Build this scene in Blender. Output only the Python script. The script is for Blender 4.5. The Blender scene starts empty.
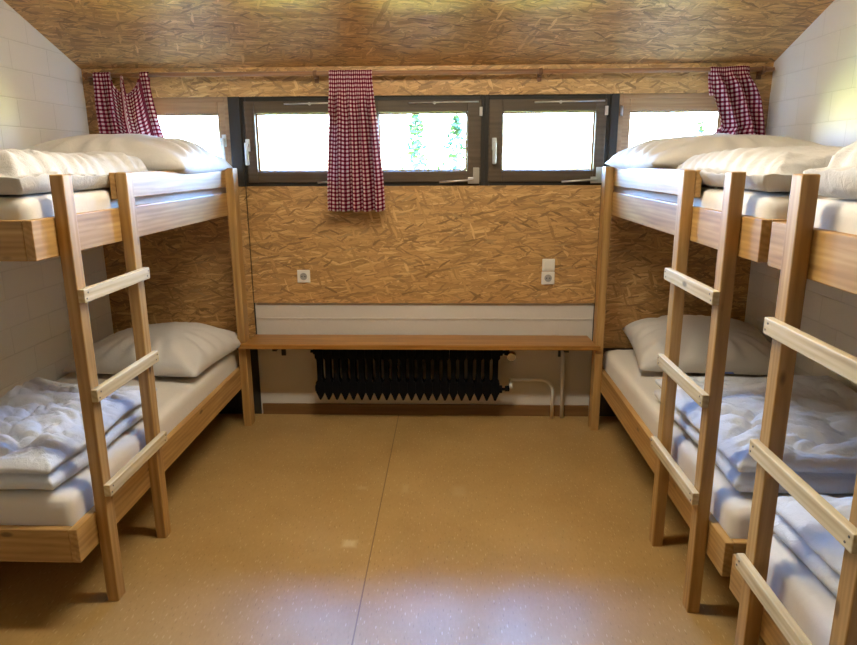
import bpy, bmesh, math, random
from mathutils import Vector, Matrix, noise
import numpy as np

random.seed(4)
sc = bpy.context.scene
COL = sc.collection

# ------------------------------------------------------------------ helpers
def link(o):
    COL.objects.link(o)
    return o

def empty(name, loc=(0, 0, 0)):
    o = bpy.data.objects.new(name, None)
    o.empty_display_size = 0.1
    o.location = loc
    return link(o)

def tag(o, label=None, cat=None, group=None, kind=None):
    if label: o['label'] = label
    if cat: o['category'] = cat
    if group: o['group'] = group
    if kind: o['kind'] = kind
    return o

def obj(name, bm, mats, parent=None, smooth=False, loc=None, wd=None):
    """links a bmesh given in world coordinates; its origin goes to loc (or the parent's base)"""
    if not isinstance(mats, (list, tuple)): mats = [mats]
    me = bpy.data.meshes.new(name)
    root = parent
    base = Vector((0, 0, 0))
    while root is not None:
        base += root.location
        root = root.parent
    off = Vector(loc) if loc is not None else Vector((0, 0, 0))
    shift = base + off
    bmesh.ops.translate(bm, verts=bm.verts, vec=-shift)
    bmesh.ops.recalc_face_normals(bm, faces=bm.faces)
    bm.to_mesh(me); bm.free()
    for m in mats: me.materials.append(m)
    if smooth:
        me.polygons.foreach_set('use_smooth', [True] * len(me.polygons))
    o = bpy.data.objects.new(name, me)
    o.location = off
    o.parent = parent
    return link(o)

def box(bm, a, b, bev=0.0, mi=0, T=None, seg=2):
    x0, y0, z0 = [min(p, q) for p, q in zip(a, b)]
    x1, y1, z1 = [max(p, q) for p, q in zip(a, b)]
    t = bmesh.new()
    bmesh.ops.create_cube(t, size=1)
    for v in t.verts:
        v.co = Vector(((x0 + x1) / 2 + v.co.x * (x1 - x0), (y0 + y1) / 2 + v.co.y * (y1 - y0), (z0 + z1) / 2 + v.co.z * (z1 - z0)))
    if bev > 0:
        bmesh.ops.bevel(t, geom=t.edges[:], offset=bev, segments=seg, profile=0.5, affect='EDGES')
    join(bm, t, mi, T)

def join(bm, t, mi=0, T=None):
    vm = {}
    for v in t.verts:
        vm[v] = bm.verts.new(T(v.co) if T else v.co)
    for f in t.faces:
        try:
            nf = bm.faces.new([vm[v] for v in f.verts])
            nf.material_index = mi; nf.smooth = f.smooth
        except ValueError:
            pass
    t.free()

def cyl(bm, p, q, r, n=16, mi=0, r2=None, smooth=True, T=None):
    p, q = Vector(p), Vector(q)
    d = q - p
    t = bmesh.new()
    bmesh.ops.create_cone(t, cap_ends=True, segments=n, radius1=r, radius2=r if r2 is None else r2, depth=d.length)
    m = Matrix.Translation((p + q) / 2) @ d.to_track_quat('Z', 'Y').to_matrix().to_4x4()
    bmesh.ops.transform(t, matrix=m, verts=t.verts)
    if smooth:
        for f in t.faces: f.smooth = len(f.verts) == 4
    join(bm, t, mi, T)

def tube(bm, pts, r, n=12, mi=0):
    pts = [Vector(p) for p in pts]
    rings = []
    up = Vector((0, 1, 0))
    for i, p in enumerate(pts):
        d = (pts[min(i + 1, len(pts) - 1)] - pts[max(i - 1, 0)]).normalized()
        a = d.cross(up)
        if a.length < 1e-3: a = d.cross(Vector((1, 0, 0)))
        a.normalize(); b = d.cross(a).normalized()
        rings.append([bm.verts.new(p + r * (math.cos(2 * math.pi * k / n) * a + math.sin(2 * math.pi * k / n) * b)) for k in range(n)])
    for i in range(len(rings) - 1):
        for k in range(n):
            f = bm.faces.new((rings[i][k], rings[i][(k + 1) % n], rings[i + 1][(k + 1) % n], rings[i + 1][k]))
            f.smooth = True; f.material_index = mi
    bm.faces.new(rings[0][::-1]).material_index = mi
    bm.faces.new(rings[-1]).material_index = mi

def prism(bm, poly, axis, a, b, mi=0):
    """extrudes a 2D polygon along an axis: axis 'z' -> poly is (x,y); 'y' -> (x,z); 'x' -> (y,z)"""
    def P(u, v, w):
        return {'z': (u, v, w), 'y': (u, w, v), 'x': (w, u, v)}[axis]
    A = [bm.verts.new(P(u, v, a)) for u, v in poly]
    B = [bm.verts.new(P(u, v, b)) for u, v in poly]
    n = len(poly)
    bm.faces.new(A).material_index = mi
    bm.faces.new(B[::-1]).material_index = mi
    for i in range(n):
        bm.faces.new((A[i], B[i], B[(i + 1) % n], A[(i + 1) % n])).material_index = mi

def fbm(p, octv=3):
    s, a, f = 0.0, 1.0, 1.0
    for _ in range(octv):
        s += a * noise.noise(Vector((p[0] * f, p[1] * f, p[2] * f)))
        a *= 0.5; f *= 2.03
    return s

def lerp(a, b, t): return a + (b - a) * t
def smooth01(t):
    t = max(0.0, min(1.0, t))
    return t * t * (3 - 2 * t)

# ------------------------------------------------------------------ materials
class NT:
    def __init__(self, name):
        self.m = bpy.data.materials.new(name)
        self.m.use_nodes = True
        self.t = self.m.node_tree
        self.b = self.t.nodes['Principled BSDF']
        self.out = self.t.nodes['Material Output']
    def n(self, typ, **kw):
        nd = self.t.nodes.new(typ)
        for k, v in kw.items(): setattr(nd, k, v)
        return nd
    def l(self, a, b): self.t.links.new(a, b)
    def set(self, **kw):
        for k, v in kw.items():
            self.b.inputs[k.replace('_', ' ')].default_value = v
    def math(self, op, a, b=None, c=None):
        nd = self.n('ShaderNodeMath', operation=op)
        for i, x in enumerate((a, b, c)):
            if x is None: continue
            if isinstance(x, (int, float)): nd.inputs[i].default_value = x
            else: self.l(x, nd.inputs[i])
        return nd.outputs[0]
    def mix(self, f, a, b, blend='MIX'):
        nd = self.n('ShaderNodeMix', data_type='RGBA', blend_type=blend)
        for s, x in ((nd.inputs[0], f), (nd.inputs[6], a), (nd.inputs[7], b)):
            if isinstance(x, (int, float)): s.default_value = x
            elif isinstance(x, tuple): s.default_value = (*x, 1) if len(x) == 3 else x
            else: self.l(x, s)
        return nd.outputs[2]
    def ramp(self, fac, stops, interp='LINEAR'):
        nd = self.n('ShaderNodeValToRGB')
        cr = nd.color_ramp; cr.interpolation = interp
        while len(cr.elements) < len(stops): cr.elements.new(0.5)
        for e, (p, c) in zip(cr.elements, stops):
            e.position = p; e.color = (*c, 1) if len(c) == 3 else c
        self.l(fac, nd.inputs[0])
        return nd.outputs[0]
    def coords(self, scale=(1, 1, 1), rot=(0, 0, 0), loc=(0, 0, 0), src='Object', rand=False):
        tc = self.n('ShaderNodeTexCoord')
        v = tc.outputs[src]
        if rand:
            oi = self.n('ShaderNodeObjectInfo')
            ad = self.n('ShaderNodeVectorMath', operation='MULTIPLY_ADD')
            cb = self.n('ShaderNodeCombineXYZ')
            for i in range(3): self.l(oi.outputs['Random'], cb.inputs[i])
            self.l(cb.outputs[0], ad.inputs[0])
            ad.inputs[1].default_value = (3.1, 7.7, 5.3)
            self.l(v, ad.inputs[2])
            v = ad.outputs[0]
        mp = self.n('ShaderNodeMapping')
        mp.inputs['Scale'].default_value = scale; mp.inputs['Rotation'].default_value = rot; mp.inputs['Location'].default_value = loc
        self.l(v, mp.inputs[0])
        return mp.outputs[0]
    def noise(self, vec, scale, detail=3, rough=0.5, dist=0.0):
        nd = self.n('ShaderNodeTexNoise')
        nd.inputs['Scale'].default_value = scale; nd.inputs['Detail'].default_value = detail
        nd.inputs['Roughness'].default_value = rough; nd.inputs['Distortion'].default_value = dist
        self.l(vec, nd.inputs['Vector'])
        return nd.outputs['Fac']
    def bump(self, h, strength=0.3, dist=0.01):
        nd = self.n('ShaderNodeBump')
        nd.inputs['Strength'].default_value = strength; nd.inputs['Distance'].default_value = dist
        self.l(h, nd.inputs['Height'])
        self.l(nd.outputs[0], self.b.inputs['Normal'])

def plain(name, col, rough=0.5, metal=0.0, spec=0.5):
    t = NT(name)
    t.set(Base_Color=(*col, 1), Roughness=rough, Metallic=metal)
    t.b.inputs['Specular IOR Level'].default_value = spec
    return t.m

def wood(name, axis, dark, mid, light, rough=0.45, knots=True, spec=0.4):
    t = NT(name)
    s = [13.0, 13.0, 13.0]; s[axis] = 0.9
    v = t.coords(tuple(s), rand=True)
    n1 = t.noise(v, 2.2, 5, 0.55, 0.6)
    wv = t.n('ShaderNodeTexWave', wave_type='RINGS', rings_direction='XYZ'[axis])
    wv.inputs['Scale'].default_value = 1.3; wv.inputs['Distortion'].default_value = 5.0
    wv.inputs['Detail'].default_value = 2.0; wv.inputs['Detail Scale'].default_value = 1.2
    t.l(v, wv.inputs[0])
    f = t.math('ADD', t.math('MULTIPLY', n1, 0.86), t.math('MULTIPLY', wv.outputs['Fac'], 0.14))
    c = t.ramp(f, [(0.25, dark), (0.5, mid), (0.78, light)])
    if knots:
        ks = [1.0, 1.0, 1.0]; ks[axis] = 0.42
        kv = t.coords(tuple(ks), rand=True)
        vo = t.n('ShaderNodeTexVoronoi'); vo.inputs['Scale'].default_value = 7.5
        t.l(kv, vo.inputs['Vector'])
        k = t.ramp(vo.outputs['Distance'], [(0.0, (1, 1, 1)), (0.05, (0.9, 0.9, 0.9)), (0.095, (0, 0, 0))])
        c = t.mix(t.math('MULTIPLY', k, 0.8), c, tuple(x * 0.32 for x in dark))
    t.l(c, t.b.inputs['Base Color'])
    t.set(Roughness=rough); t.b.inputs['Specular IOR Level'].default_value = spec
    t.bump(f, 0.12, 0.004)
    return t.m

def osb(name, ax, tone=1.0, rough=0.5):
    """oriented strand board; ax = the two object axes of the board's face, strands mostly along the first"""
    t = NT(name)
    tc = t.n('ShaderNodeTexCoord')
    sx = t.n('ShaderNodeSeparateXYZ'); t.l(tc.outputs['Object'], sx.inputs[0])
    cb = t.n('ShaderNodeCombineXYZ')
    t.l(sx.outputs[ax[0]], cb.inputs[0]); t.l(sx.outputs[ax[1]], cb.inputs[1])
    wn = t.n('ShaderNodeTexNoise'); wn.inputs['Scale'].default_value = 14.0; wn.inputs['Detail'].default_value = 2
    t.l(cb.outputs[0], wn.inputs['Vector'])
    wsub = t.n('ShaderNodeVectorMath', operation='SUBTRACT'); t.l(wn.outputs['Color'], wsub.inputs[0]); wsub.inputs[1].default_value = (.5, .5, .5)
    wadd = t.n('ShaderNodeVectorMath', operation='MULTIPLY_ADD'); t.l(wsub.outputs[0], wadd.inputs[0]); wadd.inputs[1].default_value = (.02, .02, 0)
    t.l(cb.outputs[0], wadd.inputs[2])
    base = wadd.outputs[0]
    tones = [(0.0, (0.13, 0.064, 0.019)), (0.12, (0.265, 0.148, 0.047)), (0.42, (0.375, 0.212, 0.074)), (0.78, (0.455, 0.270, 0.100)), (1.0, (0.60, 0.41, 0.185))]
    tones = [(p, tuple(x * tone for x in c)) for p, c in tones]
    col = None; height = None
    for i, (ang, sl, sw, thr) in enumerate([(4, 7, 66, 0), (-15, 8, 80, .5), (24, 8, 74, .62), (-36, 10, 84, .74), (7, 6.5, 90, .50), (58, 12, 80, .85), (-5, 8, 66, .55), (-22, 8, 100, .74), (13, 7, 85, .66), (1, 9, 72, .7), (-70, 13, 70, .92), (33, 18, 95, .965), (-28, 16, 100, .96), (10, 14, 90, .95)]):
        mp = t.n('ShaderNodeMapping', vector_type='TEXTURE')
        mp.inputs['Rotation'].default_value = (0, 0, math.radians(ang)); mp.inputs['Location'].default_value = (i * 1.37, i * 2.11, 0)
        mp.inputs['Scale'].default_value = (1 / sl, 1 / sw, 1)
        t.l(base, mp.inputs[0])
        vo = t.n('ShaderNodeTexVoronoi', voronoi_dimensions='2D'); vo.inputs['Scale'].default_value = 1.0
        t.l(mp.outputs[0], vo.inputs['Vector'])
        sp = t.n('ShaderNodeSeparateColor'); t.l(vo.outputs['Color'], sp.inputs[0])
        gn = t.noise(mp.outputs[0], 2.2, 6, 0.7)
        tonef = t.math('ADD', t.math('MULTIPLY_ADD', sp.outputs[0], 0.78, -0.07), t.math('MULTIPLY', gn, 0.36))
        ed = t.n('ShaderNodeTexVoronoi', voronoi_dimensions='2D', feature='DISTANCE_TO_EDGE'); ed.inputs['Scale'].default_value = 1.0
        t.l(mp.outputs[0], ed.inputs['Vector'])
        c = t.ramp(tonef, tones)
        if i > 10: c = t.mix(0.5, c, (0.12, 0.065, 0.025))
        edge = t.math('MULTIPLY', t.math('LESS_THAN', ed.outputs['Distance'], 0.055), 0.42)
        c = t.mix(edge, c, tuple(x * tone for x in (0.15, 0.075, 0.03)))
        if col is None:
            col = c; height = sp.outputs[1]
        else:
            m = t.math('GREATER_THAN', sp.outputs[2], thr)
            col = t.mix(m, col, c)
            height = t.math('MULTIPLY_ADD', m, 0.25, t.math('MULTIPLY', height, 0.9))
    t.l(col, t.b.inputs['Base Color'])
    t.set(Roughness=rough); t.b.inputs['Specular IOR Level'].default_value = 0.5
    t.bump(height, 0.25, 0.003)
    return t.m

def brick_wall(name, flip=False):
    t = NT(name)
    tc = t.n('ShaderNodeTexCoord')
    sx = t.n('ShaderNodeSeparateXYZ'); t.l(tc.outputs['Object'], sx.inputs[0])
    cb = t.n('ShaderNodeCombineXYZ')
    t.l(t.math('ADD', sx.outputs[1], 0.045 + 3.1), cb.inputs[0]); t.l(sx.outputs[2], cb.inputs[1])
    br = t.n('ShaderNodeTexBrick')
    br.inputs['Scale'].default_value = 1.0; br.inputs['Brick Width'].default_value = 0.31; br.inputs['Row Height'].default_value = 0.137
    br.inputs['Mortar Size'].default_value = 0.0035; br.inputs['Mortar Smooth'].default_value = 0.6; br.inputs['Bias'].default_value = 0
    br.inputs['Color1'].default_value = (.80, .79, .76, 1); br.inputs['Color2'].default_value = (.77, .76, .735, 1); br.inputs['Mortar'].default_value = (.715, .705, .675, 1)
    t.l(cb.outputs[0], br.inputs['Vector'])
    t.l(br.outputs['Color'], t.b.inputs['Base Color'])
    n = t.noise(tc.outputs['Object'], 60, 3, 0.6)
    h = t.math('SUBTRACT', t.math('MULTIPLY', n, 0.12), br.outputs['Fac'])
    t.bump(h, 0.5, 0.006)
    t.set(Roughness=0.6)
    return t.m

def plaster(name, col, rough=0.6):
    t = NT(name)
    v = t.coords()
    n = t.noise(v, 9, 4, 0.6)
    c = t.mix(t.math('MULTIPLY', n, 0.3), col, tuple(x * 0.8 for x in col))
    t.l(c, t.b.inputs['Base Color'])
    t.bump(t.noise(v, 70, 3), 0.25, 0.004)
    t.set(Roughness=rough)
    return t.m

def lino(name):
    t = NT(name)
    v = t.coords()
    a = t.noise(v, 2.2, 3, 0.6)
    c = t.ramp(a, [(0.3, (0.31, 0.185, 0.058)), (0.7, (0.38, 0.24, 0.085))])
    # short flecks pressed into the sheet
    for i, (rot, thr, colr, sc_) in enumerate([(0.15, 0.045, (0.60, 0.47, 0.27), 50), (-0.35, 0.05, (0.17, 0.09, 0.03), 56), (0.5, 0.038, (0.56, 0.40, 0.20), 66)]):
        mv = t.coords((1.0, 0.22, 1), (0, 0, rot), (i * 3.3, i, 0))
        vo = t.n('ShaderNodeTexVoronoi', voronoi_dimensions='2D'); vo.inputs['Scale'].default_value = sc_
        t.l(mv, vo.inputs['Vector'])
        sp = t.n('ShaderNodeSeparateColor'); t.l(vo.outputs['Color'], sp.inputs[0])
        on = t.math('MULTIPLY', t.math('LESS_THAN', vo.outputs['Distance'], thr * 2.1), t.math('GREATER_THAN', sp.outputs[0], 0.55))
        c = t.mix(t.math('MULTIPLY', on, 0.5), c, colr)
    # fine mottling and worn scuffs
    mo = t.noise(t.coords((1, .3, 1)), 90, 3, 0.7)
    c = t.mix(t.math('MULTIPLY', t.math('SUBTRACT', mo, 0.35), 0.6), c, (0.52, 0.35, 0.15))
    sep = t.n('ShaderNodeSeparateXYZ'); tc = t.n('ShaderNodeTexCoord'); t.l(tc.outputs['Object'], sep.inputs[0])
    for (cx, cy, hx, hy, am) in [(-0.43, 2.52, .055, .05, .5), (-0.44, 3.02, .05, .03, .22), (-0.22, 3.02, .03, .08, .16), (0.05, 3.0, .06, .10, .14)]:
        dx = t.math('DIVIDE', t.math('ABSOLUTE', t.math('SUBTRACT', sep.outputs[0], cx)), hx)
        dy = t.math('DIVIDE', t.math('ABSOLUTE', t.math('SUBTRACT', sep.outputs[1], cy)), hy)
        d = t.math('ADD', t.math('MAXIMUM', dx, dy), t.math('MULTIPLY', mo, 0.5))
        mk = t.ramp(d, [(0.55, (1, 1, 1)), (0.98, (0, 0, 0))])
        c = t.mix(t.math('MULTIPLY', mk, am), c, (0.62, 0.52, 0.33))
    # welded seam between the two sheets
    sx = t.math('ABSOLUTE', t.math('ADD', sep.outputs[0], 0.33))
    seam = t.math('LESS_THAN', sx, 0.0028)
    c = t.mix(t.math('MULTIPLY', seam, 0.75), c, (0.12, 0.06, 0.02))
    t.l(c, t.b.inputs['Base Color'])
    rr = t.ramp(t.noise(v, 7, 3), [(0.3, (.34, .34, .34)), (0.7, (.42, .42, .42))])
    t.l(rr, t.b.inputs['Roughness'])
    t.b.inputs['Specular IOR Level'].default_value = 0.55
    t.bump(t.noise(v, 45, 2), 0.03, 0.002)
    return t.m

def fabric(name, col, wr=0.25, scale=28, rough=0.85):
    t = NT(name)
    v = t.coords()
    n = t.noise(v, scale, 4, 0.6, 0.8)
    w = t.noise(v, 420, 2)
    t.bump(t.math('ADD', n, t.math('MULTIPLY', w, 0.12)), wr, 0.012)
    t.set(Base_Color=(*col, 1), Roughness=rough)
    t.b.inputs['Sheen Weight'].default_value = 0.15
    t.b.inputs['Specular IOR Level'].default_value = 0.2
    return t.m

def gingham(name):
    t = NT(name)
    tc = t.n('ShaderNodeTexCoord')
    sp = t.n('ShaderNodeSeparateXYZ'); t.l(tc.outputs['UV'], sp.inputs[0])
    per = 0.0225
    def st(o): return t.math('GREATER_THAN', t.math('FRACT', t.math('DIVIDE', o, per)), 0.5)
    s = t.math('ADD', st(sp.outputs[0]), st(sp.outputs[1]))
    c = t.ramp(t.math('DIVIDE', s, 2.0), [(0.0, (0.72, 0.60, 0.60)), (0.34, (0.31, 0.05, 0.09)), (0.75, (0.085, 0.004, 0.014))], 'CONSTANT')
    t.l(c, t.b.inputs['Base Color'])
    t.set(Roughness=0.9); t.b.inputs['Specular IOR Level'].default_value = 0.1
    tr = t.n('ShaderNodeBsdfTranslucent'); t.l(c, tr.inputs[0])
    mx = t.n('ShaderNodeMixShader'); mx.inputs[0].default_value = 0.25
    t.l(t.b.outputs[0], mx.inputs[1]); t.l(tr.outputs[0], mx.inputs[2]); t.l(mx.outputs[0], t.out.inputs[0])
    return t.m

def glass(name):
    t = NT(name)
    t.t.nodes.remove(t.b)
    tr = t.n('ShaderNodeBsdfTransparent'); tr.inputs[0].default_value = (.95, .97, .96, 1)
    gl = t.n('ShaderNodeBsdfGlossy'); gl.inputs['Roughness'].default_value = 0.02
    fr = t.n('ShaderNodeFresnel'); fr.inputs[0].default_value = 1.45
    mx = t.n('ShaderNodeMixShader')
    t.l(fr.outputs[0], mx.inputs[0]); t.l(tr.outputs[0], mx.inputs[1]); t.l(gl.outputs[0], mx.inputs[2]); t.l(mx.outputs[0], t.out.inputs[0])
    return t.m

PD, PM, PL = (0.27, 0.140, 0.042), (0.41, 0.235, 0.076), (0.55, 0.355, 0.14)
PINE = [wood('pine_%s' % 'xyz'[i], i, PD, PM, PL) for i in range(3)]
PALE = wood('worn_pine_rung', 1, (0.38, 0.27, 0.12), (0.53, 0.41, 0.21), (0.66, 0.55, 0.34), 0.6)
BENCHW = wood('varnished_bench', 0, (0.22, 0.095, 0.017), (0.34, 0.155, 0.030), (0.46, 0.24, 0.06), 0.32, knots=False)
OSBW = osb('osb_wall', (0, 2), 1.28)
OSBC = osb('osb_ceiling', (0, 1), 1.5, 0.42)
BRICK = brick_wall('painted_brick')
PLAST = plaster('white_plaster', (0.62, 0.58, 0.52))
REAR = wood('rear_low_bounce', 2, (.14, .08, .035), (.2, .115, .05), (.26, .16, .075), .5, False)  # unseen rear wall, coloured dark so it bounces less light
LINO = lino('linoleum')
BASEB = wood('baseboard_brown', 0, (0.13, 0.065, 0.02), (0.18, 0.09, 0.03), (0.22, 0.12, 0.04), 0.5, knots=False)
SASHD = wood('dark_window_wood', 0, (0.062, 0.042, 0.024), (0.088, 0.061, 0.036), (0.115, 0.08, 0.05), 0.45, knots=False)
FRAMED = plain('window_frame_dark', (0.032, 0.027, 0.021), 0.5, 0, .3)
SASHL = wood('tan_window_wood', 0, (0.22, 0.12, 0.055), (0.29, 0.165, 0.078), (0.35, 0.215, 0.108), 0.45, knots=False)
RODW = plain('curtain_rod_brown', (0.33, 0.165, 0.075), 0.35)
BRKT = plain('bracket_brown', (0.20, 0.095, 0.04), 0.5)
SHEET = fabric('bed_sheet', (0.66, 0.625, 0.57), 0.16, 16)
DUVET = fabric('duvet_cotton_skylit', (0.62, 0.66, 0.73), 0.45, 30)  # white cotton of the lower duvets with blue sky light mixed into the colour
DUVETU = fabric('duvet_cream', (0.53, 0.51, 0.48), 0.5, 24)
PILLOW = fabric('pillow_cotton', (0.56, 0.535, 0.50), 0.35, 12)
STAIN = plain('label_blue', (0.10, 0.14, 0.35), 0.7)
GING = gingham('red_gingham')
IRON = plain('radiator_black', (0.003, 0.003, 0.004), 0.7, 0, 0.1)
PIPEW = plain('painted_pipe', (0.70, 0.68, 0.62), 0.4)
METAL = plain('brushed_metal', (0.62, 0.60, 0.56), 0.32, 0.9)
ALU = plain('pale_handle', (0.66, 0.68, 0.68), 0.35, 0.55)
PLASTIC = plain('white_plastic', (0.78, 0.74, 0.66), 0.35)
GREYP = plain('grey_plastic', (0.36, 0.34, 0.31), 0.45)
DARK = plain('dark_hole', (0.02, 0.02, 0.02), 0.7)
NAIL = plain('nail_head', (0.12, 0.10, 0.08), 0.5, 0.6)
CHROME = plain('valve_chrome', (0.55, 0.50, 0.42), 0.25, 0.9)
BLACKM = plain('black_steel', (0.012, 0.012, 0.014), 0.5)
GLASS = glass('window_glass')

# ------------------------------------------------------------------ the room
XL, XR, YB, YR = -2.152, 1.822, 4.004, -2.4
ZC, SL = 2.137, 0.365          # ceiling height at the window wall, its rise per metre
CT = 0.12
def zceil(y): return ZC + SL * (YB - y)

def struct(o, label, cat):
    tag(o, label, cat, kind='structure'); return o

bm = bmesh.new(); box(bm, (XL - .2, YR - .2, -.15), (XR + .2, YB + .3, 0))
struct(obj('floor', bm, LINO), 'tan flecked linoleum floor with one dark lengthwise seam', 'floor')
bm = bmesh.new()
prism(bm, [(YR - .2, zceil(YR - .2)), (YB + .3, zceil(YB + .3)), (YB + .3, zceil(YB + .3) + CT), (YR - .2, zceil(YR - .2) + CT)], 'x', XL - .2, XR + .2)
struct(obj('ceiling', bm, OSBC), 'sloping ceiling lined with strand board', 'ceiling')
for nm, a, b, lab in (('wall_left', XL - .2, XL, 'left wall of white painted blocks beside the single bunk'), ('wall_right', XR, XR + .2, 'right wall of white painted blocks behind two bunks')):
    bm = bmesh.new()
    prism(bm, [(YR - .2, 0), (YB + .3, 0), (YB + .3, zceil(YB + .3)), (YR - .2, zceil(YR - .2))], 'x', a, b)
    struct(obj(nm, bm, BRICK, loc=(0, -3.1, 0)), lab, 'wall')
bm = bmesh.new()
box(bm, (XL, YR - .2, 0), (XR, YR, zceil(YR) - .001))
struct(obj('wall_rear', bm, REAR), 'unseen wall opposite the windows, made brown to bounce less light', 'wall')

WZ0, WZ1 = 1.463, 1.977
WX0, WX1 = -1.985, 1.655        # ends of the window band
WY = 4.022                      # face of the masonry
bm = bmesh.new()
box(bm, (XL, WY, 0), (XR, WY + .22, WZ0))
box(bm, (XL, WY, WZ0), (WX0, WY + .22, WZ1)); box(bm, (WX1, WY, WZ0), (XR, WY + .22, WZ1))
prism(bm, [(WY, WZ1), (WY + .22, WZ1), (WY + .22, zceil(WY + .22)), (WY, zceil(WY))], 'x', XL, XR)
box(bm, (-1.225, WY - .005, .640), (.892, WY, .648))
struct(obj('wall_back', bm, PLAST), 'white window wall above and below the bench', 'wall')
# strand board lining on the window wall
bm = bmesh.new()
box(bm, (-1.228, YB, .746), (.895, WY, WZ0), .0015)
struct(obj('trim_1', bm, OSBW), 'strand board panel between window band and bench', 'wall panel')
bm = bmesh.new()
box(bm, (XL, YB + .004, .46), (-1.235, WY, WZ0)); box(bm, (XL, YB + .004, WZ0), (WX0, WY, WZ1))
struct(obj('trim_2', bm, OSBW), 'strand board panel behind the left bunk', 'wall panel')
bm = bmesh.new()
box(bm, (.902, YB + .004, .46), (XR, WY, WZ0)); box(bm, (WX1, YB + .004, WZ0), (XR, WY, WZ1))
struct(obj('trim_3', bm, OSBW), 'strand board panel behind the right bunk at the window wall', 'wall panel')
bm = bmesh.new()
prism(bm, [(YB, WZ1), (WY, WZ1), (WY, zceil(WY)), (YB, zceil(YB))], 'x', XL, XR)
struct(obj('trim_4', bm, OSBW), 'strand board strip over the windows', 'wall panel')
bm = bmesh.new()
box(bm, (XL + .02, YB - .014, 2.112), (XR - .32, YB, 2.137), .003)
struct(obj('trim_5', bm, OSBW), 'thin wooden batten along the ceiling edge', 'trim')
for k, (g0, g1, p0, p1) in enumerate(((-1.2349, -1.2281, XL, -1.232), (.8951, .9019, .899, XR))):  # black boxes stand in for shade in the gaps and under the bunks
    bm = bmesh.new(); box(bm, (g0, YB + .012, .4605), (g1, WY, WZ0)); box(bm, (p0, YB + .008, 0), (p1, WY, .4595))
    struct(obj('trim_%d' % (8 + k), bm, FRAMED), ('black strip and low board standing in for shade beside and below the left panel', 'black strip and low board standing in for shade beside and below the right panel')[k], 'trim')
bm = bmesh.new()
box(bm, (-1.22, WY - .014, 0), (.895, WY, .073), .002)
struct(obj('baseboard_back', bm, BASEB), 'dark brown baseboard under the radiator', 'baseboard')

# ------------------------------------------------------------------ windows
def ring(bm, x0, x1, z0, z1, w, y0, y1, bev=.003, wz=None, wr=None):
    wz = wz or w; wr = wr or w
    box(bm, (x0, y0, z0), (x0 + w, y1, z1), bev); box(bm, (x1 - wr, y0, z0), (x1, y1, z1), bev)
    box(bm, (x0 + w, y0, z0), (x1 - wr, y1, z0 + wz), bev); box(bm, (x0 + w, y0, z1 - wz), (x1 - wr, y1, z1), bev)

def make_window(n, x0, x1, px0, px1, style, label):
    """x0..x1 the opening, px0..px1 the pane"""
    r = empty('window_%d' % n, ((x0 + x1) / 2, YB + .06, WZ0))
    tag(r, label, 'window', kind='structure')
    dark = style == 'dark'
    bm = bmesh.new(); ring(bm, x0, x1, WZ0, WZ1, .028, YB + .012, YB + .10)
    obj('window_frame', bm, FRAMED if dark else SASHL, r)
    sx0, sx1 = x0 + .022, x1 - .022
    zb, zt = (1.550, 1.883)
    bm = bmesh.new()
    y0, y1 = (YB - .004, YB + .06) if dark else (YB + .014, YB + .07)
    sz0, sz1 = WZ0 + .022, WZ1 - .026
    box(bm, (sx0, y0, sz0), (px0, y1, sz1), .004); box(bm, (px1, y0, sz0), (sx1, y1, sz1), .004)
    box(bm, (px0, y0, sz0), (px1, y1, zb), .004); box(bm, (px0, y0, zt), (px1, y1, sz1), .004)
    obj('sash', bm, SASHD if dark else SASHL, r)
    bm = bmesh.new(); box(bm, (px0 - .006, YB + .04, zb - .006), (px1 + .006, YB + .046, zt + .006))
    obj('pane', bm, GLASS, r)
    bm = bmesh.new(); ring(bm, px0, px1, zb, zt, .009, YB + .028, YB + .039, .001)
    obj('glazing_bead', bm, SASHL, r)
    def handle(hx, hz, yf):
        bm = bmesh.new()
        box(bm, (hx - .013, yf - .010, hz - .005), (hx + .013, yf, hz + .065), .004)
        box(bm, (hx - .010, yf - .042, hz + .02), (hx + .010, yf - .008, hz + .042), .004)
        box(bm, (hx - .011, yf - .048, hz - .085), (hx + .011, yf - .030, hz + .045), .006)
        obj('handle', bm, ALU, r, smooth=False)
    if dark:
        handle(px0 - .048, 1.672, y0)
        bm = bmesh.new()
        box(bm, (sx1 - .075, y0 - .008, WZ0 + .012), (sx1 - .008, y0, WZ0 + .050), .003)
        box(bm, (sx1 - .045, y0 - .009, WZ0 + .012), (sx1 - .008, y0 - .001, WZ0 + .105), .003)
        cyl(bm, (sx1 - .04, y0 - .016, WZ0 + .034), (sx1 - .04, y0 - .006, WZ0 + .034), .012)
        obj('corner_hinge', bm, METAL, r)
        bm = bmesh.new(); tube(bm, [(sx1 - .04, y0 - .015, WZ0 + .034), (sx1 - .13, y0 - .016, WZ0 + .029), (sx1 - .245, y0 - .016, WZ0 + .021)], .0055, 8)
        obj('stay_arm', bm, METAL, r)
        bm = bmesh.new(); tube(bm, [(px0 + .18, y0 - .004, WZ1 - .043), (sx1 - .015, y0 - .004, WZ1 - .038)], .0045, 8)
        cyl(bm, (px0 + .33, y0 - .008, WZ1 - .043), (px0 + .33, y0, WZ1 - .043), .009)
        obj('top_limiter', bm, METAL, r)
        bm = bmesh.new(); box(bm, (sx1 - .012, y0 - .010, 1.86), (sx1 + .006, y0 + .006, 1.91), .002)
        obj('side_hinge', bm, METAL, r)
    elif n == 1:
        handle(px1 + .028, 1.70, y0)
    else:
        bm = bmesh.new()
        for z in (1.60, 1.855): cyl(bm, (sx0 - .004, y0 - .008, z), (sx0 - .004, y0 - .008, z + .055), .008)
        obj('side_hinge', bm, METAL, r)
    return r

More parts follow.
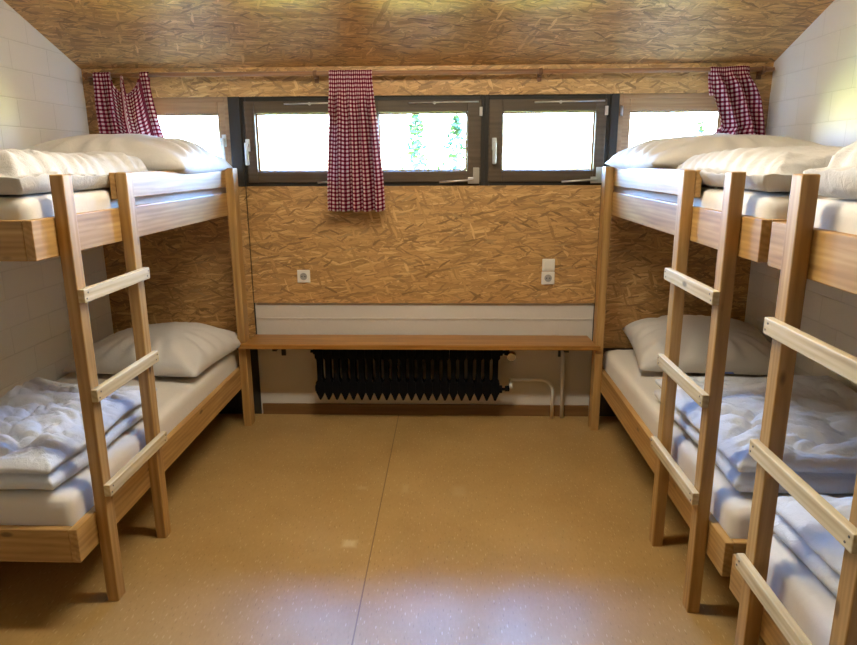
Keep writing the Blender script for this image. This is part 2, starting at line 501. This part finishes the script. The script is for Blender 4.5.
make_window(1, WX0, -1.303, -1.90, -1.371, 'tan', 'leftmost window with tan frame beside the checked curtain')
make_window(2, -1.233, -.522, -1.150, -.612, 'dark', 'dark framed window directly left of the middle curtain')
make_window(3, -.522, .203, -.421, .100, 'dark', 'dark framed window directly right of the middle curtain')
make_window(4, .203, .925, .306, .842, 'dark', 'dark framed window with a plain white view and no curtain')
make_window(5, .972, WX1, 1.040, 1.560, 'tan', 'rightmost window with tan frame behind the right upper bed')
for n, (a, b) in enumerate(((-1.303, -1.233), (.925, .972))):
    bm = bmesh.new(); box(bm, (a, YB - .006, WZ0), (b, YB + .10, WZ1), .004)
    struct(obj('trim_%d' % (6 + n), bm, FRAMED), ('dark post between the two left windows', 'dark post between the two right windows')[n], 'window post')

# ------------------------------------------------------------------ bunk beds
L = 1.985
RT = .03       # rail thickness
WL, WR = .912, .954   # bunk depth from the wall to the aisle, left and right
def make_bunk(name, wall_x, sx, end_y, sy, s0, label):
    W = WL if sx > 0 else WR
    XO = W - .045  # outer face of the rails
    root = empty(name, (wall_x + sx * W * .5, end_y + sy * L * .5, 0))
    tag(root, label, 'bunk bed', 'wooden bunk beds')
    T = lambda c: Vector((wall_x + sx * c[0], end_y + sy * c[1], c[2]))
    def piece(nm, a, b, mat, bev=.003):
        bm = bmesh.new(); box(bm, a, b, bev, T=T)
        return obj(nm, bm, mat, root)
    s1 = s0 + .425
    for s in (s0, s1):
        piece('ladder_stile', (XO + .0005, s, 0), (W, s + .055, 1.567), PINE[2], .004)
    piece('corner_post', (XO + .0005, 1.81, 0), (W + .004, 1.893, 1.572), PINE[2], .004)
    for z in (1.170, .818, .458):
        bm = bmesh.new()
        box(bm, (W + .0005, s0 - .004, z - .023), (W + .024, s1 + .062, z + .023), .003, T=T)
        for yy in (s0 + .014, s1 + .042):
            for dz in (-.009, .010):
                cyl(bm, (W + .023, yy + dz * .6, z + dz), (W + .0252, yy + dz * .6, z + dz), .0032, 8, 1, T=T)
        obj('ladder_rung', bm, [PALE, NAIL], root)
    for z0, z1, lv in ((1.305, 1.432, 'upper'), (.245, .372, 'lower')):
        o = piece('side_rail', (XO - RT, 0, z0), (XO, L, z1), PINE[1])
        piece('foot_board', (.002, .0, z0), (XO - RT - .0005, RT, z1), PINE[0])
        piece('head_board', (.002, L - .022, z0), (XO - RT - .0005, L, z1), PINE[0])
        piece('wall_rail', (.002, RT + .0005, z0), (.03, L - .0225, z1), PINE[1])
        piece('bed_base', (.0305, RT + .0005, z0 + .03), (XO - RT - .0005, L - .0225, z0 + .048), PINE[1], 0)
    piece('guard_rail', (XO - .024, s1 + .002, 1.466), (XO, L, 1.567), PINE[1])
    return root, T

bunkL, TL = make_bunk('bunk_bed', XL, 1, 1.992, 1, .122, 'pine bunk bed with ladder on the left, alone against the left wall')
bunkR, TR = make_bunk('bunk_bed', XR, -1, 1.968, 1, .135, 'pine bunk bed with ladder on the right, reaching the window wall')
bunkN, TN = make_bunk('bunk_bed', XR, -1, 1.908, -1, .168, 'nearest pine bunk bed at the right edge, cut off by the frame')

# ------------------------------------------------------------------ bedding
def slab_grid(nx, ny, nz):
    bm = bmesh.new(); vs = {}
    def V(i, j, k):
        if (i, j, k) not in vs:
            vs[(i, j, k)] = bm.verts.new((2 * i / nx - 1, 2 * j / ny - 1, 2 * k / nz - 1))
        return vs[(i, j, k)]
    for i in range(nx):
        for j in range(ny):
            for k in (0, nz):
                bm.faces.new((V(i, j, k), V(i + 1, j, k), V(i + 1, j + 1, k), V(i, j + 1, k)))
    for i in range(nx):
        for k in range(nz):
            for j in (0, ny):
                bm.faces.new((V(i, j, k), V(i + 1, j, k), V(i + 1, j, k + 1), V(i, j, k + 1)))
    for j in range(ny):
        for k in range(nz):
            for i in (0, nx):
                bm.faces.new((V(i, j, k), V(i, j + 1, k), V(i, j + 1, k + 1), V(i, j, k + 1)))
    return bm

def make_mattress(T, z0, z1, seed, label):
    XO = (WL if T is TL else WR) - .045
    bm = slab_grid(30, 60, 8)
    hx, hy, hz = (XO - RT - .033) / 2, (L - .054) / 2, (z1 - z0) / 2
    cx, cy, cz = .0315 + hx, .031 + hy, (z0 + z1) / 2
    r = .035
    for v in bm.verts:
        p = Vector((v.co.x * hx, v.co.y * hy, v.co.z * hz))
        c = Vector([max(-h + r, min(h - r, q)) for q, h in zip(p, (hx, hy, hz))])
        d = p - c
        if d.length > 1e-6: p = c + d.normalized() * r
        q = Vector((p.x + cx, p.y + cy, p.z + cz))
        if p.z > 0:
            q.z -= .006 * abs(fbm((q.x * 3 + seed, q.y * 3, 0)))
            # puckers of the sheet at the corners
            cr = smooth01(1 - ((hx - abs(p.x)) / .16)) * smooth01(1 - ((hy - abs(p.y)) / .2))
            q.z -= .004 * cr; q.z += .004 * cr * math.sin(60 * (p.x + p.y) + 3 * fbm((q.x * 8, q.y * 8, seed)))
        elif p.z > -.02:
            pass
        v.co = T(q)
    o = obj('mattress', bm, SHEET, smooth=True, loc=T((cx, cy, z0)))
    return tag(o, label, 'mattress', 'sheeted bunk mattresses')

def crease(p, s, w=6.0):
    n = noise.noise(Vector(p) * s)
    return -math.exp(-abs(n) * w)

def make_duvet(T, x0, x1, y0, y1, z0, th, seed, label, style='quilt', nx=84, ny=104, taper=0.0, top=None):
    bm = slab_grid(nx, ny, 12)
    hx, hy = (x1 - x0) / 2, (y1 - y0) / 2
    for v in bm.verts:
        a, b, c = v.co
        x, y = a * hx, b * hy
        t = (c + 1) / 2
        # edge rounding: plan inset varies with height; two folded layers give two bulges
        R = .045 if style == 'quilt' else .045
        ex, ey = hx - abs(x), hy - abs(y)
        prof = 1 - math.sqrt(abs(math.sin(2 * math.pi * min(max(t, .02), .98)))) if style == 'quilt' else (1 - math.sqrt(max(0, 1 - (2 * t - 1) ** 2)))
        wx = smooth01(1 - ex / .14); wy = smooth01(1 - ey / .14)
        x -= math.copysign(R * prof * wx, x) * 1.0
        y -= math.copysign(R * prof * wy, y) * 1.0
        # wavy outline
        x += .022 * noise.noise(Vector((y * 3.1, seed, t))) * smooth01(abs(a) * 1.4 - .3)
        y += .022 * noise.noise(Vector((x * 3.1, seed + 9, t))) * smooth01(abs(b) * 1.4 - .3)
        X, Y = x + (x0 + x1) / 2, y + (y0 + y1) / 2
        # soft crown towards the edges
        if style == 'quilt':
            e = min(ex / .13, ey / .13, 1)
            crown = .86 + .14 * math.sin(e * math.pi / 2)
        else:
            e = min(ex / .17, ey / .17, 1)
            crown = .42 + .58 * math.sqrt(max(0, 1 - (1 - e) ** 2))
        z = z0 + t * th * lerp(1, crown, smooth01((t - .15) / .85))
        if t > .3:
            k = smooth01((t - .3) / .7)
            if style == 'quilt': k *= .25 + .75 * smooth01(min(ex, ey) / .10)
            if style == 'quilt':
                w = Vector((X * 1.0 + .06 * noise.noise(Vector((X * 5, Y * 5, seed + 3))), Y + .06 * noise.noise(Vector((X * 5, Y * 5, seed + 7))), seed))
                h = .050 * fbm((X * 2.1, Y * 2.4, seed), 2) + .006
                h += .036 * crease((w.x * .8, w.y * 1.3, seed), 6.5, 9) + .022 * crease((w.x * 1.0, w.y * 2.0, seed + 5), 10, 8)
                h += .009 * fbm((X * 14, Y * 24, seed + 2), 3)
            else:
                ph = (Y * .95 + X * .55) * 2 * math.pi / .082 + 3.2 * noise.noise(Vector((X * 4, Y * 4, seed)))
                am = .3 + .7 * smooth01(1 - ex / .22)
                h = .020 * fbm((X * 2.4, Y * 2.4, seed), 2) + .006 * am * math.sin(ph) + .007 * fbm((X * 12, Y * 20, seed), 3)
            z += h * k
        if style == 'roll':
            # drawn stitches on the rounded flank
            ph = (Y * .95 - z * 1.1) * 2 * math.pi / .07 + 2.4 * noise.noise(Vector((Y * 5, z * 8, seed)))
            x += math.copysign(.007 * math.sin(ph) * wx * (1 if t > .08 else 0), x)
        if top: z += top(X, Y) * t
        v.co = T((X, Y, z))
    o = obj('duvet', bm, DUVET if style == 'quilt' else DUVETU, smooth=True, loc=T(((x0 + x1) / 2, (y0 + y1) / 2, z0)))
    return tag(o, label, 'duvet', 'white folded duvets')

mark = tag
def make_pillow(T, cx, cy, z0, w, d, h, rot, seed, label, tilt=0.0, tag=False, eh=.15):
    bm = bmesh.new(); n = 44
    R = Matrix.Rotation(rot, 3, 'Z')
    def P(i, j, s):
        u, v = 2 * i / n - 1, 2 * j / n - 1
        g = max(0.0, (1 - u ** 2)) * max(0.0, (1 - v ** 2))
        edge = 1 - .055 * (1 - v * v) * abs(u) ** 3
        edge2 = 1 - .055 * (1 - u * u) * abs(v) ** 3
        x, y = u * w / 2 * edge, v * d / 2 * edge2
        top = h * (g ** .42)
        wr = 0
        ang = math.atan2(v, u); rad = max(abs(u), abs(v))
        wr += .015 * math.sin(ang * 19 + 3 * noise.noise(Vector((u * 2, v * 2, seed)))) * smooth01((rad - .35) / .5) * g ** .2
        wr += .016 * fbm((u * 1.7 + seed, v * 1.7, s), 2) * g ** .3
        z = (top * (1 - eh) + wr + h * eh) if s > 0 else h * eh * (1 - min(1, g * 1.3) ** .42)
        z += tilt * max(0, y + d * .3)
        q = R @ Vector((x, y, 0))
        return T((cx + q.x, cy + q.y, z0 + z))
    g1 = [[bm.verts.new(P(i, j, 1)) for j in range(n + 1)] for i in range(n + 1)]
    g2 = [[(g1[i][j] if i in (0, n) or j in (0, n) else bm.verts.new(P(i, j, -1))) for j in range(n + 1)] for i in range(n + 1)]
    for i in range(n):
        for j in range(n):
            bm.faces.new((g1[i][j], g1[i + 1][j], g1[i + 1][j + 1], g1[i][j + 1]))
            bm.faces.new((g2[i][j], g2[i][j + 1], g2[i + 1][j + 1], g2[i + 1][j]))
    o = obj('pillow', bm, PILLOW, smooth=True, loc=T((cx, cy, z0)))
    if tag:
        b2 = bmesh.new()
        vs = [b2.verts.new(P(i, 0, 1) + Vector((0, -.004 - .014 * k, .004 - .006 * k))) for k, i in ((0, 17), (0, 21), (1, 21), (1, 17))]
        b2.faces.new(vs); obj('care_tag', b2, STAIN, o)['label'] = 'small blue tag'
    return mark(o, label, 'pillow', 'white bed pillows')

ZU, ZL = 1.503, .482
make_mattress(TL, 1.354, ZU, 1, 'white sheeted mattress on the upper level of the left bunk')
make_mattress(TL, .294, ZL, 2, 'white sheeted mattress on the lower level of the left bunk')
make_mattress(TR, 1.354, ZU, 3, 'white sheeted mattress on the upper level of the right bunk touching the window wall')
make_mattress(TR, .294, ZL, 4, 'white sheeted mattress on the lower level of the right bunk touching the window wall')
make_mattress(TN, 1.354, ZU, 5, 'white sheeted mattress on top of the nearest bunk at the right edge')
make_mattress(TN, .294, ZL, 6, 'white sheeted mattress at the bottom of the nearest bunk at the right edge')

make_duvet(TL, .03, .846, .015, 1.04, ZU + .004, .128, 11, 'folded white duvet on the upper left bed, lying before the pillow', 'roll')
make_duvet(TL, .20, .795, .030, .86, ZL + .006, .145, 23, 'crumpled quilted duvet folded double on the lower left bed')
make_duvet(TR, .03, .888, .05, 1.04, ZU + .004, .128, 31, 'folded white duvet on the upper right bed that reaches the windows', 'roll')
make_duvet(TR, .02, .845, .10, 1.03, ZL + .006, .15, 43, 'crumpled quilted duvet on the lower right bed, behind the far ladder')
make_duvet(TN, .03, .890, .065, 1.15, ZU + .004, .165, 51, 'folded white duvet atop the nearest bunk at the right edge', 'roll')
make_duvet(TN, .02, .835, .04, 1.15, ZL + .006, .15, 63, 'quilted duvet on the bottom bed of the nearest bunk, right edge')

make_pillow(TL, .46, 1.47, ZU + .012, .90, .78, .235, .04, 3, 'large plump pillow on the upper left bed under the checked curtain', eh=.26)
make_pillow(TL, .50, 1.60, ZL + .012, .76, .72, .20, -.10, 8, 'plump pillow on the lower left bed against the strand board')
make_pillow(TR, .475, 1.47, ZU + .012, .94, .76, .215, -.05, 14, 'large plump pillow on the upper right bed under the bunched curtain', eh=.34)
make_pillow(TR, .40, 1.655, ZL + .012, .78, .62, .20, .10, 19, 'plump pillow on the lower right bed with a small blue tag', tilt=.14, tag=True)

# ------------------------------------------------------------------ bench
r = empty('wall_bench', (-.17, 3.88, 0))
tag(r, 'long orange brown wooden bench board between the bunks above the radiator', 'bench')
bm = bmesh.new()
prism(bm, [(-1.258, 3.757), (.890, 3.757), (.890, 3.796), (.862, 3.796), (.862, 4.002), (-1.232, 4.002), (-1.232, 3.796), (-1.258, 3.796)], 'z', .514, .543)
bmesh.ops.bevel(bm, geom=[e for e in bm.edges if abs(e.verts[0].co.z - e.verts[1].co.z) < 1e-5], offset=.004, segments=2, affect='EDGES')
obj('bench_board', bm, BENCHW, r)
for bx in (-1.062, .70):
    bm = bmesh.new()
    box(bm, (bx - .014, 3.80, .489), (bx + .014, 4.018, .5135), .002)
    box(bm, (bx - .014, 4.008, .40), (bx + .014, 4.0215, .489), .002)
    obj('bracket', bm, BLACKM, r)

# ------------------------------------------------------------------ radiator
RX0, RX1, NC = -.838, .312, 22
r = empty('radiator', (-.26, 3.92, 0))
tag(r, 'black cast iron column radiator hung under the bench', 'radiator')
pw = (RX1 - RX0) / NC
for i in range(NC):
    xa = RX0 + i * pw; c = xa + pw / 2; w = pw * .5
    bm = bmesh.new()
    def sec(y0, y1):
        pts = []
        prof = [(.146, .003), (.152, .007), (.172, .015), (.186, .021), (.194, w - .0004), (.262, w - .0004), (.274, .0160), (.300, .0150), (.395, .0150), (.410, .0160), (.422, w - .0004), (.474, w - .0004), (.488, .018), (.493, .010)]
        pts = [(c - b, z) for z, b in prof] + [(c + b, z) for z, b in prof[::-1]]
        prism(bm, pts, 'y', y0, y1)
    sec(3.888, 3.952)
    obj('column', bm, IRON, r)
for bx in (-.62, .10):
    for bz in (.410, .205):
        bm = bmesh.new(); box(bm, (bx - .012, 3.9525, bz + .02), (bx + .012, 4.0215, bz + .038)); obj('wall_bracket', bm, BLACKM, r)
bm = bmesh.new()
cyl(bm, (RX0 - .030, 3.92, .456), (RX0, 3.92, .456), .010, 12); cyl(bm, (RX0 - .013, 3.92, .456), (RX0, 3.92, .456), .020, 6, smooth=False)
obj('plug', bm, IRON, r)
bm = bmesh.new(); cyl(bm, (RX0 - .008, 3.92, .214), (RX0, 3.92, .214), .022, 6, smooth=False)
obj('plug', bm, IRON, r)
bm = bmesh.new()
cyl(bm, (RX1, 3.92, .456), (RX1 + .016, 3.92, .456), .024, 6, smooth=False); cyl(bm, (RX1 + .016, 3.92, .456), (RX1 + .045, 3.92, .456), .011, 12); cyl(bm, (RX1 + .030, 3.92, .456), (RX1 + .052, 3.92, .450), .019, 14)
v = obj('valve', bm, IRON, r)
bm = bmesh.new()
cyl(bm, (RX1 + .072, 3.898, .446), (RX1 + .066, 3.862, .440), .026, 20); cyl(bm, (RX1 + .050, 3.92, .452), (RX1 + .072, 3.898, .446), .016, 12)
obj('valve_knob', bm, CHROME, v)
bm = bmesh.new()
cyl(bm, (RX1, 3.92, .214), (RX1 + .018, 3.92, .214), .026, 6, smooth=False); cyl(bm, (RX1 + .018, 3.92, .214), (RX1 + .045, 3.92, .214), .010, 12); cyl(bm, (RX1 + .036, 3.92, .218), (RX1 + .062, 3.92, .218), .018, 14)
obj('return_valve', bm, IRON, r)

bm = bmesh.new()
pts = [(RX1 + .069, 3.978, .256), (.58, 3.978, .256)]
for k in range(1, 9):
    a = k / 8 * math.pi / 2
    pts.append((.58 + .075 * math.sin(a), 3.978, .256 - .075 * (1 - math.cos(a))))
pts.append((.658, 3.978, 0))
tube(bm, pts, .0105, 12)
cyl(bm, (RX1 + .0735, 3.92, .222), (RX1 + .0735, 3.978, .256), .0105, 12)
tag(obj('heating_pipe', bm, PIPEW, loc=(.655, 3.978, 0)), 'thin white pipe bending from the radiator down to the floor', 'pipe')
bm = bmesh.new(); tube(bm, [(.722, 3.985, 0), (.715, 3.985, .3), (.708, 3.985, .4885)], .0125, 12)
tag(obj('heating_pipe', bm, PIPEW, loc=(.722, 3.985, 0)), 'straight white pipe rising from the floor to the bench bracket', 'pipe')

# ------------------------------------------------------------------ sockets
def socket_face(bm, cx, cz, y):
    box(bm, (cx - .040, y - .010, cz - .040), (cx + .040, y, cz + .040), .004)
def socket_well(parent, cx, cz, y):
    bm = bmesh.new()
    cyl(bm, (cx, y - .0125, cz), (cx, y - .0095, cz), .0225, 28)
    o = obj('socket_well', bm, GREYP, parent)
    bm = bmesh.new()
    for d in (-.0095, .0095): cyl(bm, (cx + d, y - .0135, cz), (cx + d, y - .012, cz), .0035, 10)
    obj('contact_hole', bm, DARK, o)
r = empty('wall_socket', (-.905, YB, .915))
tag(r, 'single white power socket on the strand board, left side', 'socket')
bm = bmesh.new(); socket_face(bm, -.905, .916, YB); obj('cover_plate', bm, PLASTIC, r); socket_well(r, -.905, .916, YB)
r = empty('wall_socket', (.602, YB, .95))
tag(r, 'white double plate with blank top and power socket below, right side', 'socket')
bm = bmesh.new(); socket_face(bm, .602, .907, YB); obj('cover_plate', bm, PLASTIC, r); socket_well(r, .602, .907, YB)
bm = bmesh.new(); box(bm, (.564, YB - .010, .951), (.640, YB, 1.025), .004); box(bm, (.574, YB - .014, .961), (.630, YB - .009, 1.015), .003); obj('rocker_switch', bm, PLASTIC, r)

# ------------------------------------------------------------------ curtain rod and curtains
RY, RZ = 3.945, 2.094
r = empty('curtain_rod', (-.17, RY, RZ))
tag(r, 'long brown curtain rod above the windows', 'curtain rod')
for a, b in ((-2.11, .507), (.509, 1.80)):
    bm = bmesh.new(); cyl(bm, (a, RY, RZ), (b, RY, RZ), .012, 16); obj('rod', bm, RODW, r)
for bx in (-2.095, -.770, .508, 1.742):
    bm = bmesh.new()
    box(bm, (bx - .012, YB - .012 - .003, RZ - .048), (bx + .012, YB - .0005 - .014 * 0, RZ + .012), .003)
    box(bm, (bx - .008, RY - .004, RZ - .024), (bx + .008, YB - .010, RZ - .0125), .002)
    cyl(bm, (bx - .010, RY, RZ), (bx + .010, RY, RZ), .0165, 16)
    obj('rod_bracket', bm, BRKT, r)

def make_curtain(xf, yf, zf, nu, nv, cw, ch, label, loc):
    """xf, yf, zf give the cloth at (u, v); v<0 is the back of the rod pocket"""
    bm = bmesh.new(); uvl = bm.loops.layers.uv.new('UVMap')
    g = []
    for i in range(nu + 1):
        row = []
        for j in range(nv + 1):
            u, v = i / nu, j / nv
            row.append((bm.verts.new((xf(u, v), yf(u, v), zf(u, v))), u * cw, v * ch))
        g.append(row)
    for i in range(nu):
        for j in range(nv):
            q = (g[i][j], g[i + 1][j], g[i + 1][j + 1], g[i][j + 1])
            f = bm.faces.new([k[0] for k in q])
            for lp, k in zip(f.loops, q): lp[uvl].uv = (k[1], k[2])
    o = obj('curtain', bm, GING, smooth=True, loc=loc)
    md = o.modifiers.new('thick', 'SOLIDIFY'); md.thickness = .0012; md.offset = 0
    return tag(o, label, 'curtain', 'red and white checked curtains')

def lerp(a, b, t): return a + (b - a) * t
def pocket(v, drop, ztop):
    """profile of cloth hung over the rod: returns (y offset from rod centre, z) for v in 0..1; first part wraps over the rod"""
    s = v * (drop + .16) - .16           # arc length from the top, negative behind
    rr = .016
    arc = math.pi * rr
    if s < -arc / 2: return rr, RZ + (s + arc / 2)
    if s < arc / 2:
        a = s / arc * math.pi
        return -rr * math.sin(a), RZ + rr * math.cos(a)
    return -rr, RZ - (s - arc / 2)

# middle curtain
drop = .795
def mx(u, v):
    k = smooth01((v - .12) / .88)
    return lerp(-.676 - .042 * k - .012 * math.sin(math.pi * min(1, v * 2.2)), -.446 + .048 * k + .010 * smooth01((v - .2) / .3), u) + .006 * math.sin(2 * math.pi * (5 * u + .3)) * v
def my(u, v):
    y, z = pocket(v, drop, RZ)
    amp = .003 + .042 * smooth01((v - .26) / .16)
    f = math.sin(2 * math.pi * (4.4 * u + .15 * math.sin(3 * v + 5 * u)) + 1.1) + .45 * math.sin(2 * math.pi * (2.3 * u + .5) + v * 2)
    if z < RZ - .02 and y > 0: return RY + y + .004 * math.sin(30 * u)
    return RY + y - amp * (1 + f * .75) + .006 * noise.noise(Vector((u * 9, v * 5, 1)))
make_curtain(mx, my, lambda u, v: pocket(v, drop, RZ)[1] + .004 * math.sin(2 * math.pi * 5.2 * u) * v, 150, 90, .46, drop + .16, 'checked curtain hanging full length in the middle over the window post', (-.565, RY, RZ))

# left curtain: two bunches on the rod, sagging between them
def lsag(u):
    if u < .30: return 0.0
    if u < .84:
        t = (u - .30) / .54
        return (.118 * math.sin(math.pi * t) ** .38) * (1 - .85 * math.exp(-((t - .42) / .035) ** 2))
    return 0.0
ldrop = .545
def lx(u, v):
    return lerp(-2.052 + .03 * v, -1.742 + .125 * v - .02 * math.sin(math.pi * v), u)
def ly(u, v):
    y, z = pocket(v, ldrop, RZ)
    amp = .006 + .016 * smooth01((v - .25) / .3)
    f = math.sin(2 * math.pi * (4.4 * u + .1 * v) + .4)
    s = lsag(u)
    if s > .02: y = min(y, .0) - .006
    if z < RZ - .02 and y > 0: return RY + y
    return RY + y - amp * (1 + f) * .9
def lz(u, v):
    z = pocket(v, ldrop, RZ)[1]; s = lsag(u)
    if s > .02:
        zf = RZ + .016 - s - (ldrop + .03 - s) * max(0, v - .22) / .78
        if v < .22: zf = RZ + .016 - s
        return zf
    return z
make_curtain(lx, ly, lz, 130, 80, .40, ldrop + .16, 'checked curtain at the left corner, sagging between two bunches on the rod', (-1.88, RY, RZ))

# right curtain: pulled aside, folds running down to the right
rdrop = .50
def rx(u, v):
    w = max(0.0, (abs(v * (rdrop + .16) - .16) - .03) / (rdrop - .03))
    left = 1.447 + .095 * smooth01(w * .95) - .05 * smooth01((w - .62) / .12)
    right = 1.660 + .055 * smooth01(w * 2.6) + .06 * smooth01((w - .3) / .6)
    return lerp(left, right, u)
def ry(u, v):
    y, z = pocket(v, rdrop, RZ)
    if z < RZ - .02 and y > 0: return RY + y
    amp = .004 + .030 * smooth01((v - .27) / .15)
    f = math.sin(2 * math.pi * (2.9 * u - 1.2 * v) + .6)
    return RY + y - amp * (1 + f) * 1.0 - .02 * smooth01((v - .8) / .1)
make_curtain(rx, ry, lambda u, v: pocket(v, rdrop, RZ)[1] - .012 * math.sin(6 * u) * v, 130, 80, .40, rdrop + .16, 'checked curtain at the right corner, swept aside in slanting folds', (1.60, RY, RZ))

# ------------------------------------------------------------------ outside: trees beyond the windows
BARK = plain('bark', (0.10, 0.08, 0.06), 0.9)
LEAF = plain('leaf', (0.036, 0.066, 0.032), 0.9, 0, .02)
def tree(x, y, z0, h, rad, n, seed, label):
    rng = random.Random(seed)
    r = empty('tree', (x, y, z0)); tag(r, label, 'tree', 'trees outside')
    bm = bmesh.new()
    tube(bm, [(x, y, z0), (x + .05, y, z0 + h * .4), (x, y, z0 + h * .8)], .07, 8)
    obj('trunk', bm, BARK, r)
    bm = bmesh.new()
    for _ in range(n):
        t = rng.random() ** .8
        rr = rad * (1.05 - t) * math.sqrt(rng.random()); a = rng.random() * 6.283
        c = Vector((x + rr * math.cos(a), y + rr * math.sin(a), z0 + h * (.22 + .78 * t)))
        d = Vector((rng.uniform(-1, 1), rng.uniform(-1, 1), rng.uniform(-.6, .6))).normalized()
        e = d.cross(Vector((rng.uniform(-1, 1), rng.uniform(-1, 1), 1))).normalized()
        s = rng.uniform(.05, .10)
        vs = [bm.verts.new(c + q) for q in (-d * s, e * s * .45, d * s, -e * s * .45)]
        bm.faces.new(vs)
    obj('foliage', bm, LEAF, r)
bm = bmesh.new(); box(bm, (-9, 9.0, -1.2), (10, 16, -1.0))
LAWN = plain('lawn_green', (.18, .26, .07), .9)
struct(obj('ground', bm, LAWN), 'lawn outside beyond the windows', 'lawn')
tree(-.55, 11.0, -1, 3.35, .85, 520, 2, 'pale green tree seen through the left half of the window right of the middle curtain')
tree(.10, 12.5, -1, 3.4, .90, 620, 5, 'pale green tree seen at the right side of the window right of the middle curtain')
tree(4.35, 12.0, -1, 3.35, .45, 130, 7, 'faint tree seen through the rightmost window')

# ------------------------------------------------------------------ added fill lamp to brighten the room (above the aisle, out of the picture)
FILLM = NT('fill_lamp_diffuser'); FILLM.set(Base_Color=(.9, .88, .82, 1)); FILLM.b.inputs['Emission Color'].default_value = (1, .94, .79, 1); FILLM.b.inputs['Emission Strength'].default_value = 16.0
LY = 2.25; LZ = zceil(LY)
r = empty('added_fill_lamp', (-.15, LY, LZ)); tag(r, 'added unseen fill lamp on the ceiling over the aisle', 'lamp')
def tilt(c): return Vector((c.x, c.y, c.z - SL * (c.y - LY)))
bm = bmesh.new(); box(bm, (-.80, LY - .09, LZ - .035), (.50, LY + .09, LZ), .004, T=tilt); obj('fill_lamp_body', bm, PLASTIC, r)
bm = bmesh.new(); box(bm, (-.78, LY - .075, LZ - .095), (.48, LY + .075, LZ - .0355), .02, T=tilt); obj('fill_diffuser', bm, FILLM.m, r)

# ------------------------------------------------------------------ light
w = bpy.data.worlds.new('World'); sc.world = w; w.use_nodes = True
nt = w.node_tree
bg = nt.nodes['Background']
tc = nt.nodes.new('ShaderNodeTexCoord'); sp = nt.nodes.new('ShaderNodeSeparateXYZ')
nt.links.new(tc.outputs['Generated'], sp.inputs[0])
mr = nt.nodes.new('ShaderNodeMapRange'); mr.inputs['From Min'].default_value = -1; mr.inputs['From Max'].default_value = 1
nt.links.new(sp.outputs['Z'], mr.inputs['Value'])
cr = nt.nodes.new('ShaderNodeValToRGB'); el = cr.color_ramp.elements
stops = [(0.0, (.74, .78, .20)), (.44, (.88, .92, .28)), (.492, (.92, .95, .50)), (.505, (.85, .87, .82)), (.535, (.64, .84, 1.1)), (.575, (.38, .82, 1.75)), (1.0, (.26, .70, 1.9))]
while len(el) < len(stops): el.new(.5)
for e, (p, c) in zip(el, stops): e.position = p; e.color = (*c, 1)
nt.links.new(mr.outputs[0], cr.inputs[0]); nt.links.new(cr.outputs[0], bg.inputs['Color'])
bg.inputs['Strength'].default_value = 14.5

for n, (a, b) in enumerate(((WX0, -1.303), (-1.233, .925), (.972, WX1))):
    ld = bpy.data.lights.new('window_portal', 'AREA'); ld.shape = 'RECTANGLE'; ld.size = b - a; ld.size_y = WZ1 - WZ0
    ld.cycles.is_portal = True
    lo = bpy.data.objects.new('window_portal', ld); link(lo)
    lo.location = ((a + b) / 2, YB + .13, (WZ0 + WZ1) / 2); lo.rotation_euler = (math.radians(-90), 0, 0)

# ------------------------------------------------------------------ camera
f, pitch, yaw, roll = 657.0, .23929, .03308, .0049
cyw, syw, cp, spt = math.cos(yaw), math.sin(yaw), math.cos(pitch), math.sin(pitch)
fwd = Vector((-syw * cp, cyw * cp, -spt)); right = Vector((cyw, syw, 0)); down = fwd.cross(right)
r2 = math.cos(roll) * right + math.sin(roll) * down
d2 = -math.sin(roll) * right + math.cos(roll) * down
cam = bpy.data.cameras.new('camera'); cam.sensor_width = 36; cam.lens = f / 857 * 36; cam.sensor_fit = 'HORIZONTAL'
co = bpy.data.objects.new('camera', cam); link(co)
m = Matrix((r2, -d2, -fwd)).transposed().to_4x4(); m.translation = Vector((0, 0, 1.6))
co.matrix_world = m
sc.camera = co

sc.view_settings.view_transform = 'Standard'; sc.view_settings.look = 'None'; sc.view_settings.gamma = 1
sc.view_settings.use_curve_mapping = False
sc.view_settings.exposure = 2.35
cy_ = sc.cycles
cy_.use_denoising = True
cy_.max_bounces = 14; cy_.diffuse_bounces = 10; cy_.glossy_bounces = 4; cy_.transparent_max_bounces = 12; cy_.transmission_bounces = 6
cy_.sample_clamp_indirect = 12; cy_.caustics_reflective = False; cy_.caustics_refractive = False
